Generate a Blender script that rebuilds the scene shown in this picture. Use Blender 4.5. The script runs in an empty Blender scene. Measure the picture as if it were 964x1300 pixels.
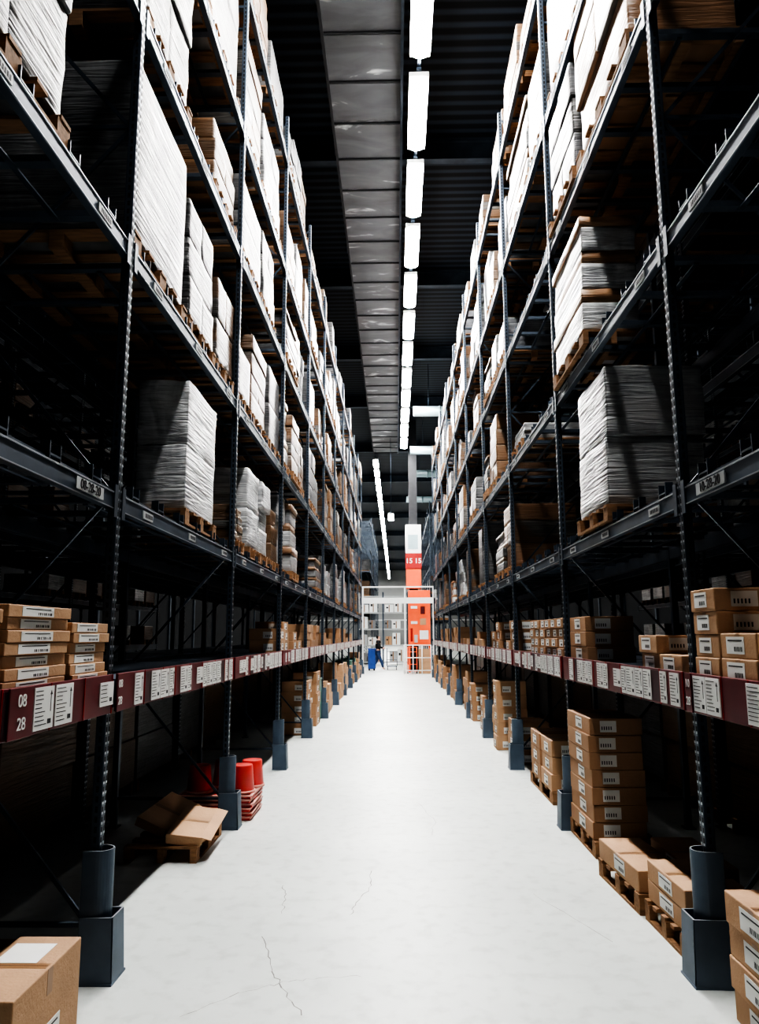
import bpy, bmesh, math, random
from mathutils import Vector, Matrix, noise
R=random.Random(7)
sc=bpy.context.scene
try:
    sc.view_settings.view_transform='AgX'
    sc.view_settings.look='AgX - Very High Contrast'
    sc.view_settings.gamma=.88
except Exception as e: print(e)
COL=sc.collection
# ------------------------------------------------------------------ materials
def newmat(name):
    m=bpy.data.materials.new(name); m.use_nodes=True
    nt=m.node_tree; b=nt.nodes['Principled BSDF']
    return m,nt,b
def simple(name,col,rough=.6,metal=0,var=.15,scale=6,bump=0,bscale=40,stretch=(1,1,1),coord='Object'):
    m,nt,b=newmat(name)
    N=nt.nodes; L=nt.links
    tc=N.new('ShaderNodeTexCoord'); mp=N.new('ShaderNodeMapping'); mp.inputs['Scale'].default_value=stretch
    L.new(tc.outputs[coord],mp.inputs['Vector'])
    nz=N.new('ShaderNodeTexNoise'); nz.inputs['Scale'].default_value=scale; nz.inputs['Detail'].default_value=4
    L.new(mp.outputs[0],nz.inputs['Vector'])
    cr=N.new('ShaderNodeValToRGB')
    a=[c*(1-var) for c in col[:3]]+[1]; d=[min(1,c*(1+var)) for c in col[:3]]+[1]
    cr.color_ramp.elements[0].position=.3; cr.color_ramp.elements[1].position=.7
    cr.color_ramp.elements[0].color=a; cr.color_ramp.elements[1].color=d
    L.new(nz.outputs['Fac'],cr.inputs[0]); L.new(cr.outputs[0],b.inputs['Base Color'])
    b.inputs['Roughness'].default_value=rough; b.inputs['Metallic'].default_value=metal
    if bump:
        n2=N.new('ShaderNodeTexNoise'); n2.inputs['Scale'].default_value=bscale; n2.inputs['Detail'].default_value=3
        L.new(mp.outputs[0],n2.inputs['Vector'])
        bp=N.new('ShaderNodeBump'); bp.inputs['Strength'].default_value=bump; bp.inputs['Distance'].default_value=.02
        L.new(n2.outputs['Fac'],bp.inputs['Height']); L.new(bp.outputs[0],b.inputs['Normal'])
    return m
def emis(name,col,st):
    m,nt,b=newmat(name)
    b.inputs['Base Color'].default_value=(*col,1)
    b.inputs['Emission Color'].default_value=(*col,1); b.inputs['Emission Strength'].default_value=st
    return m
steel=simple('rack_steel',(.065,.088,.12),.38,.45,.25,3)
steel2=simple('beam_steel',(.08,.105,.14),.42,.4,.25,3)
guardm=simple('guard_paint',(.085,.12,.165),.45,.15,.2,4)
hole=simple('slot_dark',(.006,.007,.009),.8)
rim=simple('slot_rim',(.42,.46,.5),.35,.6)
seam=simple('duct_seam',(.035,.037,.042),.6,.3)
palerim=simple('pale_rim',(.65,.33,.28),.5)
wood=simple('pallet_wood',(.27,.15,.075),.8,0,.3,5,stretch=(1,8,8))
card=simple('cardboard',(.37,.215,.12),.75,0,.12,3,.15,60)
card2=simple('cardboard_light',(.46,.285,.165),.75,0,.12,3,.15,60)
tape=simple('packing_tape',(.29,.16,.08),.3)
white=simple('label_white',(.78,.78,.76),.5,0,.04)
tagm=simple('tag_grey',(.42,.44,.45),.5,0,.04)
midgrey=simple('mid_grey',(.20,.21,.22),.5,0,.1)
ink=simple('label_ink',(.03,.03,.035),.6)
maroon=simple('board_maroon',(.13,.018,.026),.35,0,.2,4)
maroon2=simple('board_dark',(.05,.018,.025),.4)
redp=simple('red_plastic',(.62,.06,.05),.35,0,.1)
redsign=simple('red_sign',(.38,.015,.012),.5)
orange=simple('orange_paint',(.98,.15,.035),.5,0,.1,2)
whitep=simple('white_paint',(.8,.82,.82),.4,0,.04)
bluep=simple('blue_plastic',(.02,.08,.30),.4)
greenp=simple('green_plastic',(.03,.16,.12),.4)
pipem=simple('pipe_paint',(.34,.46,.50),.4,.1,.05)
denim=simple('denim',(.04,.08,.18),.8,0,.2,20)
jacket=simple('black_jacket',(.012,.013,.016),.8)
skin=simple('skin',(.55,.33,.24),.5)
hairm=simple('dark_hair',(.02,.014,.01),.6)
wallm=simple('wall_panel',(.012,.014,.018),.8,0,.2,.5)
wallw=simple('wall_light',(.35,.36,.36),.8,0,.1,.4)
lampm=emis('lamp_diffuser',(1,.98,.95),205)
lampn=emis('lamp_diffuser_dim',(1,.97,.92),18)
lampf=emis('lamp_diffuser_far',(1,.98,.94),170)
lampc=emis('fill_diffuser_cross',(1,.98,.94),100)
def film(name,c1,c2,brown,amt,bump=.5):
    m,nt,b=newmat(name); N=nt.nodes; L=nt.links
    tc=N.new('ShaderNodeTexCoord'); oi=N.new('ShaderNodeObjectInfo')
    ad=N.new('ShaderNodeVectorMath'); ad.operation='ADD'
    L.new(tc.outputs['Object'],ad.inputs[0])
    ml=N.new('ShaderNodeMath'); ml.operation='MULTIPLY'; ml.inputs[1].default_value=37
    L.new(oi.outputs['Random'],ml.inputs[0]); L.new(ml.outputs[0],ad.inputs[1])
    mp=N.new('ShaderNodeMapping'); mp.inputs['Rotation'].default_value=(.10,.06,0); mp.inputs['Scale'].default_value=(.9,.9,20)
    L.new(ad.outputs[0],mp.inputs['Vector'])
    nz=N.new('ShaderNodeTexNoise'); nz.inputs['Scale'].default_value=2.0; nz.inputs['Detail'].default_value=4; nz.inputs['Distortion'].default_value=.9
    L.new(mp.outputs[0],nz.inputs['Vector'])
    nb=N.new('ShaderNodeTexNoise'); nb.inputs['Scale'].default_value=2.6; nb.inputs['Detail'].default_value=3; nb.inputs['Distortion'].default_value=.9
    L.new(ad.outputs[0],nb.inputs['Vector'])
    mn=N.new('ShaderNodeMath'); mn.operation='MULTIPLY_ADD'; mn.inputs[1].default_value=.5
    L.new(nz.outputs['Fac'],mn.inputs[0]); 
    mm=N.new('ShaderNodeMath'); mm.operation='MULTIPLY'; mm.inputs[1].default_value=.5
    L.new(nb.outputs['Fac'],mm.inputs[0]); L.new(mm.outputs[0],mn.inputs[2])
    cr=N.new('ShaderNodeValToRGB'); e=cr.color_ramp.elements
    e[0].position=.40; e[0].color=(*c2,1); e[1].position=.60; e[1].color=(*c1,1)
    L.new(mn.outputs[0],cr.inputs[0])
    n3=N.new('ShaderNodeTexNoise'); n3.inputs['Scale'].default_value=1.6; n3.inputs['Detail'].default_value=1
    mp3=N.new('ShaderNodeMapping'); mp3.inputs['Scale'].default_value=(.6,.6,2.0)
    L.new(ad.outputs[0],mp3.inputs['Vector']); L.new(mp3.outputs[0],n3.inputs['Vector'])
    c3=N.new('ShaderNodeValToRGB'); e=c3.color_ramp.elements
    e[0].position=.60-amt; e[0].color=(0,0,0,1); e[1].position=.68-amt; e[1].color=(.9,.9,.9,1)
    L.new(n3.outputs['Fac'],c3.inputs[0])
    mx=N.new('ShaderNodeMix'); mx.data_type='RGBA'
    L.new(c3.outputs[0],mx.inputs['Factor']); L.new(cr.outputs[0],mx.inputs['A']); mx.inputs['B'].default_value=(*brown,1)
    hv=N.new('ShaderNodeHueSaturation'); mr=N.new('ShaderNodeMapRange'); mr.inputs['To Min'].default_value=.55; mr.inputs['To Max'].default_value=1.1
    L.new(oi.outputs['Random'],mr.inputs['Value']); L.new(mr.outputs[0],hv.inputs['Value'])
    L.new(mx.outputs['Result'],hv.inputs['Color']); L.new(hv.outputs[0],b.inputs['Base Color'])
    b.inputs['Roughness'].default_value=.30
    b.inputs['Specular IOR Level'].default_value=.35
    bp=N.new('ShaderNodeBump'); bp.inputs['Strength'].default_value=bump; bp.inputs['Distance'].default_value=.025
    L.new(nz.outputs['Fac'],bp.inputs['Height']); L.new(bp.outputs[0],b.inputs['Normal'])
    return m
filmW=film('film_white_dimmed',(.205,.21,.215),(.075,.078,.084),(.14,.14,.14),-.1)  # white film darkened in its colour against strong lamp light on upper loads
filmH=film('film_white_lifted',(.66,.68,.69),(.30,.31,.33),(.45,.45,.46),.0,.8)  # same film lightened in its colour to offset weaker light on level-two loads
filmG=film('film_grey',(.19,.20,.215),(.08,.085,.095),(.13,.13,.14),.0)
filmB=film('film_brown',(.20,.195,.185),(.08,.075,.07),(.20,.115,.06),.14)
filmK=film('film_kraft',(.24,.155,.10),(.13,.08,.045),(.20,.115,.06),.16)
filmP=film('film_kraft_lifted',(.45,.28,.165),(.26,.155,.09),(.36,.21,.12),.16)  # kraft film lightened in its colour to make up for shaded faces
floorm,nt,b=newmat('polished_concrete'); N=nt.nodes; L=nt.links
tc=N.new('ShaderNodeTexCoord')
n1=N.new('ShaderNodeTexNoise'); n1.inputs['Scale'].default_value=.7; n1.inputs['Detail'].default_value=8; n1.inputs['Roughness'].default_value=.6
L.new(tc.outputs['Object'],n1.inputs['Vector'])
cr=N.new('ShaderNodeValToRGB'); e=cr.color_ramp.elements
e[0].position=.3; e[0].color=(.50,.53,.52,1); e[1].position=.65; e[1].color=(.60,.63,.615,1)
L.new(n1.outputs['Fac'],cr.inputs[0])
n2=N.new('ShaderNodeTexNoise'); n2.inputs['Scale'].default_value=9; n2.inputs['Detail'].default_value=10
L.new(tc.outputs['Object'],n2.inputs['Vector'])
c2=N.new('ShaderNodeValToRGB'); e=c2.color_ramp.elements
e[0].position=.28; e[0].color=(.84,.84,.84,1); e[1].position=.5; e[1].color=(1,1,1,1)
L.new(n2.outputs['Fac'],c2.inputs[0])
mx=N.new('ShaderNodeMix'); mx.data_type='RGBA'; mx.blend_type='MULTIPLY'; mx.inputs['Factor'].default_value=1
L.new(cr.outputs[0],mx.inputs['A']); L.new(c2.outputs[0],mx.inputs['B']); L.new(mx.outputs['Result'],b.inputs['Base Color'])
b.inputs['Roughness'].default_value=.42
b.inputs['Specular IOR Level'].default_value=.45
crackm=simple('crack_dark',(.20,.20,.19),.9)
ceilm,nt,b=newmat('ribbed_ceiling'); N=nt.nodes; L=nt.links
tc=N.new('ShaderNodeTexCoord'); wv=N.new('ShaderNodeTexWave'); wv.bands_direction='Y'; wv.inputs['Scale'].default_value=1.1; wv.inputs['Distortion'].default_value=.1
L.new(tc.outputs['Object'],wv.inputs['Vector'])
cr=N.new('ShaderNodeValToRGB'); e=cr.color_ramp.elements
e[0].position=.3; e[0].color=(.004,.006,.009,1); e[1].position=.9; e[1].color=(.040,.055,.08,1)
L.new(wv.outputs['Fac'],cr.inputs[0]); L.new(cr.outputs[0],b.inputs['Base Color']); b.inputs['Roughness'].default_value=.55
b.inputs['Specular IOR Level'].default_value=.3
ductm,nt,b=newmat('duct_foil'); N=nt.nodes; L=nt.links
tc=N.new('ShaderNodeTexCoord'); mp=N.new('ShaderNodeMapping'); mp.inputs['Scale'].default_value=(.9,2.2,1)
L.new(tc.outputs['Object'],mp.inputs['Vector'])
nz=N.new('ShaderNodeTexNoise'); nz.inputs['Scale'].default_value=1.1; nz.inputs['Detail'].default_value=5; nz.inputs['Distortion'].default_value=.8
L.new(mp.outputs[0],nz.inputs['Vector'])
cr=N.new('ShaderNodeValToRGB'); e=cr.color_ramp.elements
e[0].position=.35; e[0].color=(.08,.085,.092,1); e[1].position=.70; e[1].color=(.48,.50,.51,1)  # bright foil reflections painted into the base colour
k=e.new(.61); k.color=(.12,.125,.135,1)
L.new(nz.outputs['Fac'],cr.inputs[0]); L.new(cr.outputs[0],b.inputs['Base Color']); b.inputs['Roughness'].default_value=.5; b.inputs['Metallic'].default_value=.1
bp=N.new('ShaderNodeBump'); bp.inputs['Strength'].default_value=.2; L.new(nz.outputs['Fac'],bp.inputs['Height']); L.new(bp.outputs[0],b.inputs['Normal'])

# ------------------------------------------------------------------ mesh builder
class MB:
    def __init__(s): s.bm=bmesh.new(); s.mats=[]
    def mi(s,m):
        if m not in s.mats: s.mats.append(m)
        return s.mats.index(m)
    def box(s,x0,x1,y0,y1,z0,z1,m,bev=0,M=None):
        r=bmesh.ops.create_cube(s.bm,size=1)
        vs=r['verts']
        for v in vs:
            v.co=Vector(((x0+x1)/2+v.co.x*(x1-x0),(y0+y1)/2+v.co.y*(y1-y0),(z0+z1)/2+v.co.z*(z1-z0)))
        fs=set(f for v in vs for f in v.link_faces)
        i=s.mi(m)
        for f in fs: f.material_index=i
        if bev:
            es=set(e for v in vs for e in v.link_edges)
            rr=bmesh.ops.bevel(s.bm,geom=list(es),offset=bev,segments=2,affect='EDGES',profile=.5)
            vs=list(set(v for f in rr['faces'] for v in f.verts)|set(v for v in vs if v.is_valid))
            for f in rr['faces']: f.material_index=i
        if M: bmesh.ops.transform(s.bm,matrix=M,verts=vs)
        return vs
    def cyl(s,p0,p1,r0,m,r1=None,seg=16,caps=True):
        p0=Vector(p0);p1=Vector(p1); d=p1-p0
        r1=r0 if r1 is None else r1
        r=bmesh.ops.create_cone(s.bm,cap_ends=caps,segments=seg,radius1=r0,radius2=r1,depth=d.length)
        q=Vector((0,0,1)).rotation_difference(d.normalized()).to_matrix().to_4x4()
        bmesh.ops.transform(s.bm,matrix=Matrix.Translation((p0+p1)/2)@q,verts=r['verts'])
        i=s.mi(m)
        for f in set(f for v in r['verts'] for f in v.link_faces):
            f.material_index=i
            if len(f.verts)==4: f.smooth=True
    def bar(s,p0,p1,w,t,m):
        p0=Vector(p0);p1=Vector(p1); d=p1-p0; ln=d.length
        q=Vector((0,0,1)).rotation_difference(d.normalized()).to_matrix().to_4x4()
        s.box(-w/2,w/2,-t/2,t/2,-ln/2,ln/2,m,M=Matrix.Translation((p0+p1)/2)@q)
    def quad(s,pts,m):
        vs=[s.bm.verts.new(p) for p in pts]; f=s.bm.faces.new(vs); f.material_index=s.mi(m)
    def mesh(s,name):
        me=bpy.data.meshes.new(name); s.bm.to_mesh(me); s.bm.free()
        for m in s.mats: me.materials.append(m)
        return me
def add(name,data,parent=None,loc=(0,0,0),rot=0,scale=None,label=None,cat=None,group=None,kind=None):
    o=bpy.data.objects.new(name,data); COL.objects.link(o)
    o.location=loc
    if rot: o.rotation_euler=(0,0,rot)
    if scale: o.scale=scale
    if parent: o.parent=parent
    if label: o['label']=label
    if cat: o['category']=cat
    if group: o['group']=group
    if kind: o['kind']=kind
    return o
_tc={}
def textmesh(txt,size,m,sp=1.0,bold=0):
    key=(txt,size,m.name)
    if key in _tc: return _tc[key]
    cu=bpy.data.curves.new('t','FONT'); cu.body=txt; cu.size=size; cu.align_x='CENTER'; cu.align_y='CENTER'; cu.extrude=.0015; cu.space_character=sp; cu.offset=bold
    o=bpy.data.objects.new('t',cu); COL.objects.link(o)
    bpy.context.view_layer.update()
    me=bpy.data.meshes.new_from_object(o.evaluated_get(bpy.context.evaluated_depsgraph_get()))
    me.materials.clear(); me.materials.append(m)
    bpy.data.objects.remove(o)
    _tc[key]=me
    return me
def text_facing_negx(name,txt,size,m,parent,loc):
    o=add(name,textmesh(txt,size,m),parent,loc)
    Mx=Matrix(((0,0,-1),(-1,0,0),(0,1,0)))
    o.rotation_euler=Mx.to_euler()
    return o

# ------------------------------------------------------------------ constants
XL,XR=-1.53,1.5575
P=3.026; Y1=4.12
LV=[2.43,3.91,5.48,6.86,8.55]
BT=1.50; BB=1.30
DEP=1.05; PH=9.3
PW=.062; PD=.052
CEIL=12.3

# ------------------------------------------------------------------ structure
mb=MB(); mb.box(-16,16,-6,126,-.2,0,floorm)
def crack(pts,w=.006):
    for a,b in zip(pts,pts[1:]):
        a=Vector((*a,0));b=Vector((*b,0)); n=7
        prev=a
        for i in range(1,n+1):
            q=a.lerp(b,i/n)
            if i<n: q+=Vector((R.uniform(-.014,.014),R.uniform(-.014,.014),0))
            d=(q-prev).normalized(); s=Vector((-d.y,d.x,0))*w*R.uniform(.2,.6)
            mb.quad([prev-s+Vector((0,0,.0008)),q-s+Vector((0,0,.0008)),q+s+Vector((0,0,.0008)),prev+s+Vector((0,0,.0008))],crackm)
            prev=q
crack([(-.19,5.89),(-.18,5.56),(-.27,5.17),(-.30,5.0)])
crack([(-.78,4.66),(-.67,4.29),(-.59,4.07),(-.44,3.75)])
crack([(-.59,4.07),(-.77,3.97),(-.99,3.73)],.004)
crack([(-.59,4.07),(-.4,4.13),(-.19,4.15)],.003)
crack([(-.79,5.56),(-.74,5.3),(-.72,5.02)],.005)
crack([(.2,8.2),(.35,7.4),(.3,6.9)],.003)
crack([(.9,5.4),(1.2,4.6)],.003)
add('floor',mb.mesh('floor'),kind='structure')
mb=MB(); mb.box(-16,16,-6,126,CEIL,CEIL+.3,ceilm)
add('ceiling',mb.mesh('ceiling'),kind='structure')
for nm,b_ in (('wall_left',(-16.3,-16,-6,126,0,CEIL)),('wall_right',(16,16.3,-6,126,0,CEIL)),('wall_back',(-16,16,-6.3,-6,0,CEIL))):
    mb=MB(); mb.box(*b_,wallm)
    for i in range(0,20):
        if nm!='wall_back':
            x=b_[1] if nm=='wall_left' else b_[0]-.12
            y=-5+i*6.5
            if y<125: mb.box(x,x+.12,y,y+.25,0,CEIL,steel)
    add(nm,mb.mesh(nm),kind='structure')
mb=MB(); mb.box(-16,16,126,126.3,0,CEIL,wallw); mb.box(-16,16,125.9,126,4,4.2,whitep)
add('wall_front',mb.mesh('wall_front'),kind='structure')
mb=MB()
mb.box(-16,16,0,.18,CEIL-.45,CEIL-.42,steel); mb.box(-16,16,.07,.11,CEIL-.42,CEIL-.02,steel); mb.box(-16,16,0,.18,CEIL-.03,CEIL,steel)
tb=mb.mesh('roof_beam')
for i,y in enumerate((3,9,15,21,27,33,41.5,50,58,66,78,92,108)):
    add('trim_%d'%(i+1),tb,loc=(0,y,0),kind='structure')

# duct
mb=MB()
y=1.0
DZ=11.3
while y<39.5:
    mb.box(-1.13,.18,y,y+1.05,DZ,DZ+.75,ductm,.008)
    mb.box(-1.11,.16,y+1.045,y+1.105,DZ+.03,DZ+.72,hole)
    mb.box(-1.15,.20,y+1.02,y+1.045,DZ-.03,DZ+.77,seam)
    y+=1.1
mb.box(-1.15,-1.10,.9,39.6,DZ-.035,DZ-.002,seam); mb.box(.15,.20,.9,39.6,DZ-.035,DZ-.002,steel)
duct=add('ventilation_duct',mb.mesh('ventilation_duct'),label='grey foil-clad rectangular ventilation duct hung under the ceiling',cat='duct')
mb=MB()
for yy in range(2,38,4):
    for x in (-1.17,.22): mb.cyl((x,yy,DZ),(x,yy,CEIL),.012,steel,seg=6)
add('duct_hanger',mb.mesh('duct_hanger'),duct)
mb=MB(); mb.cyl((.0,0,0),(6.8,0,0),.2,pipem,seg=24)
for x in (1.0,3,5,6.7): mb.cyl((x,0,0),(x+.06,0,0),.225,pipem,seg=24)
for x in (.6,4,6): mb.cyl((x,0,.15),(x,0,1.9195),.012,steel,seg=6)
pm=mb.mesh('overhead_pipe')
for yy in (28.9,35.3,40.6,48.6):
    add('overhead_pipe',pm,loc=(.75,yy,10.38),label='pale blue round pipe crossing under the ceiling',cat='pipe',group='pale overhead pipes')

def lampmesh(em,w=.28,l=1.77):
    a=MB(); a.box(-w/2,w/2,-l/2,l/2,.0,.09,whitep,.01); a.box(-.04,.04,-l/2-.05,l/2+.05,.09,.13,steel)
    h=a.mesh('lamp_housing')
    a=MB(); r=w/2-.012; n=8; pts=[]
    for i in range(n+1):
        t=math.pi*i/n; pts.append((math.cos(t)*r,l/2-r-.01+math.sin(t)*r))
    for i in range(n+1):
        t=math.pi+math.pi*i/n; pts.append((math.cos(t)*r,-l/2+r+.01+math.sin(t)*r))
    lo=[a.bm.verts.new((x,y,-.03)) for x,y in pts]; up=[a.bm.verts.new((x,y,-.001)) for x,y in pts]
    a.mi(em)
    a.bm.faces.new(lo[::-1]); a.bm.faces.new(up)
    for i in range(len(pts)): a.bm.faces.new([lo[i],lo[(i+1)%len(pts)],up[(i+1)%len(pts)],up[i]])
    return h,a.mesh('lamp_diffuser')
H1,D1=lampmesh(lampm,.33,1.9); H2,D2=lampmesh(lampn); H3,D3=lampmesh(lampf); H4,D4=lampmesh(lampc)
def lamp(x,y,z,h,d,grp,lab):
    o=add('ceiling_light',h,loc=(x,y,z),label=lab,cat='light',group=grp)
    add('diffuser',d,o)
    return o
def trunk(x,y0,y1,z):
    a=MB(); a.box(x-.03,x+.03,y0,y1,z,z+.05,steel)
    n=int((y1-y0)/6)
    for i in range(n+1): a.cyl((x,y0+.3+i*6,z+.05),(x,y0+.3+i*6,CEIL),.01,steel,seg=6)
    add('light_rail',a.mesh('light_rail'),label='dark steel rail carrying the row of ceiling lights',cat='rail')
LZ=10.7
for k in range(-4,11):
    lamp(.445,12.06+k*2.31,LZ,H1,D1,'bright lights over the aisle','bright white linear light fixture hung above the aisle')
trunk(.445,1.8,36.4,LZ+.14)
for k in range(0,36):
    lamp(-1.0,39.5+k*2.35,LZ,H3,D3,'distant lights over the next hall','white linear light fixture over the rear hall')
trunk(-1.0,38.5,123,LZ+.14)
for xx in (-5.4,5.45):
    for k in range(0,9):
        lamp(xx,1.5+k*4.2,LZ,H2,D2,'dim lights over neighbouring aisles','white linear light fixture over a neighbouring aisle')
    trunk(xx,.2,37,LZ+.14)

# ------------------------------------------------------------------ rack parts
def upright_mesh():
    a=MB()
    for x0 in (0,DEP-PD):
        a.box(x0,x0+PD,-PW/2,PW/2,0,PH,steel,.006)
        a.box(x0-.02,x0+PD+.02,-PW/2-.03,PW/2+.03,0,.012,steel)
    z=.1
    while z<PH-.05:
        for y in (-.017,.017):
            a.quad([(-.0015,y-.008,z),(-.0015,y-.008,z+.026),(-.0015,y+.008,z+.026),(-.0015,y+.008,z)],hole)
            a.quad([(-.0013,y-.010,z-.012),(-.0013,y-.010,z+.001),(-.0013,y+.010,z+.001),(-.0013,y+.010,z-.012)],rim)  # pale quads paint light glinting off the slot rims
        for sgn in (-1,1):
            yy=sgn*(PW/2+.0015)
            a.quad([(.018,yy,z),(.018,yy,z+.03),(.032,yy,z+.03),(.032,yy,z)],hole)
        z+=.05
    z=.25;i=0
    while z<PH-1.2:
        a.bar((PD,0,z),(DEP-PD,0,z),.022,.022,steel)
        if i%2==0: a.bar((PD,0,z),(DEP-PD,0,z+1.1),.022,.015,steel)
        else: a.bar((DEP-PD,0,z),(PD,0,z+1.1),.022,.015,steel)
        z+=1.12;i+=1
    return a.mesh('upright_frame')
UP=upright_mesh()
def guard_mesh():
    a=MB()
    seg=14; r=.068
    pts=[]
    for i in range(seg+1):
        t=math.pi*.5+math.pi*i/seg*1.0
        pts.append((math.cos(t)*r,math.sin(t)*r))
    pts=[(.07,r)]+pts+[(.07,-r)]
    for (xa,ya),(xb,yb) in zip(pts,pts[1:]):
        a.quad([(xa,ya,0),(xb,yb,0),(xb,yb,.62),(xa,ya,.62)],guardm)
        a.quad([(xa*.86,ya*.86,0),(xa*.86,ya*.86,.62),(xb*.86,yb*.86,.62),(xb*.86,yb*.86,0)],guardm)
        a.quad([(xa,ya,.62),(xb,yb,.62),(xb*.86,yb*.86,.62),(xa*.86,ya*.86,.62)],rim)
    for (p0,p1) in (((-.10,-.078),(-.10,.078)),((-.10,-.078),(.06,-.088)),((-.10,.078),(.06,.088))):
        d=Vector((p1[0]-p0[0],p1[1]-p0[1],0)).normalized(); n=Vector((-d.y,d.x,0))*.005
        A=Vector((*p0,0));B=Vector((*p1,0)); h=Vector((0,0,.31))
        fl=1.12
        A0=Vector((p0[0]*fl,p0[1]*fl,0));B0=Vector((p1[0] if p1[0]>0 else p1[0]*fl,p1[1]*fl,0))
        for sg in (1,-1):
            q=[A0+n*sg,B0+n*sg,B+n*sg+h,A+n*sg+h]
            a.quad(q if sg>0 else q[::-1],guardm)
        a.quad([A+h-n,B+h-n,B+h+n,A+h+n],rim)
    a.box(-.12,.07,-.10,.10,0,.01,guardm)
    return a.mesh('column_guard')
GD=guard_mesh()
def beam_mesh(tags=True,seed=0):
    a=MB(); y0,y1=PW/2+.002,P-PW/2-.002
    a.box(.005,.05,y0,y1,-.045,.05,steel2,.004)
    a.box(.03,.05,y0,y1,.05,.075,steel2)
    a.box(-.001,.006,y0,y1,.042,.05,rim) 
    a.box(-.001,.006,y0,y1,-.045,-.040,rim) 
    for yy in (y0,y1-.05):
        a.box(-.006,.004,yy,yy+.05,-.09,.09,steel)
    if tags:
        rr=random.Random(seed)
        for yy in (.35,1.45,2.55):
            yy+=rr.uniform(-.1,.1)
            a.box(-.004,.004,yy-.09,yy+.09,-.025,.022,tagm)
            for i in range(7): a.box(-.0052,-.004,yy-.075+i*.02,yy-.064+i*.02,-.014,.010,ink)
    return a.mesh('beam')
BM=beam_mesh(); BMR=beam_mesh(False)
def deck_mesh():
    a=MB()
    n=6
    for i in range(n):
        y=.3+i*(P-.6)/(n-1)
        a.box(.05,DEP-.05,y-.03,y+.03,.05,.085,steel2)
        for x in (.012,DEP-.06):
            a.box(x,x+.045,y-.06,y-.05,.05,.14,steel)
            a.box(x,x+.045,y+.05,y+.06,.05,.14,steel)
            a.box(x,x+.045,y-.06,y+.06,.075,.085,steel)
    for x in (.3,.75): a.box(x,x+.03,.3,P-.3,.04,.05,steel)
    return a.mesh('shelf_deck')
DK=deck_mesh()
def low_deck():
    a=MB()
    a.box(.04,DEP-.04,.06,P-.06,BT-.05,BT-.03,steel2)
    for i in range(8):
        y=.2+i*(P-.4)/7; a.box(.05,DEP-.05,y-.02,y+.02,BT-.10,BT-.05,steel)
    a.box(.0,.05,.055,P-.055,BB+.02,BT-.03,steel2)
    a.box(DEP-.05,DEP,.055,P-.055,BB+.02,BT-.03,steel2)
    return a.mesh('lower_shelf')
LD=low_deck()
def board_mesh(labels,seed):
    rr=random.Random(seed)
    a=MB(); a.box(-.03,-.012,.045,P-.045,BB,BT,maroon,.003)
    y=.05
    while y<P-.3:
        w=rr.choice((.28,.36,.42))
        w=min(w,P-.06-y)
        if rr.random()<.45: a.box(-.032,-.029,y+.01,y+w-.01,BB+.012,BT-.012,maroon2)
        a.box(-.0335,-.030,y-.003,y+.003,BB,BT,redsign)
        y+=w
    for (ya,yb,big) in labels:
        z0=BB+.012 if big else BB+.045; z1=BT-.012 if big else BT-.035
        a.box(-.036,-.031,ya,yb,z0,z1,white)
        w=yb-ya; 
        nl=9 if big else 5
        for i in range(nl):
            zz=z1-.014-(z1-z0-.02)*i/nl
            l=rr.uniform(.3,.6)*w
            a.box(-.0368,-.036,yb-.01-l,yb-.01,zz-.0035,zz,ink)
        a.box(-.0368,-.036,ya+w*.12,ya+w*.30,z0+.02,z0+.04,ink)
        if big:
            yc=ya+w*.16; zt=z1-.02
            a.box(-.0368,-.036,yc-.0025,yc+.0025,z0+.07,zt,ink)
            a.quad([(-.037,yc-.012,zt-.016),(-.037,yc,zt+.004),(-.037,yc+.012,zt-.016)],ink)
    return a.mesh('label_board')
def rnd_labels(seed):
    rr=random.Random(seed); out=[]; y=.10
    while y<P-.30:
        w=rr.choice((.10,.14,.17)); out.append((y,y+w,rr.random()<.8)); y+=w+rr.choice((.012,.015,.02,.06,.16))
    return out
BOARDS=[board_mesh(rnd_labels(s),s) for s in range(5)]
bl=board_mesh([(4.12-4.08,4.12-3.9,False),(4.12-3.57,4.12-3.39,True),(4.12-3.37,4.12-3.19,True)],11)
br=board_mesh([(P-.42,P-.26,True),(P-.25,P-.10,True),(P-.9,P-.7,True)],12)

def rack(side,X,y0,k,front=True,extra_end=False,rear=False):
    if side>0: loc=(X,y0,0); rot=0
    else: loc=(X,y0+P,0); rot=math.pi
    lab='dark blue-grey steel pallet rack bay with maroon price-label board' if not rear else 'dark steel pallet rack bay behind the aisle rack'
    e=add('pallet_rack',None,loc=loc,rot=rot,label=lab,cat='rack',group='pallet rack bays along the aisle' if not rear else 'rear pallet rack bays')
    ys=[0]+([P] if extra_end else [])
    for yy in ys:
        add('upright_frame',UP,e,(0,yy,0))
        if front: add('column_guard',GD,e,(0,yy,0))
    for z in LV:
        add('beam',BM if front else BMR,e,(0,0,z))
        o=add('beam',BMR,e,(DEP,P,z)); o.rotation_euler=(0,0,math.pi)
        add('shelf_deck',DK,e,(0,0,z))
    add('lower_shelf',LD,e)
    if front:
        m=BOARDS[k%5]
        if k==-1: m=bl if side<0 else br
        add('label_board',m,e)
    return e
racks={}
for k in range(-1,10):
    racks[(-1,k)]=rack(-1,XL,Y1+k*P,k)
for k in range(-1,9):
    racks[(1,k)]=rack(1,XR,Y1+k*P,k,extra_end=(k==8))
for k in range(-1,9):
    rack(-1,XL-DEP-.25,Y1+k*P,k,front=False,rear=True)
    rack(1,XR+DEP+.25,Y1+k*P,k,front=False,rear=True)
for k in range(0,6):
    rack(-1,-6.95,Y1+k*P,k,front=False,rear=True)
    rack(1,7.0,Y1+k*P,k,front=False,rear=True)
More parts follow.
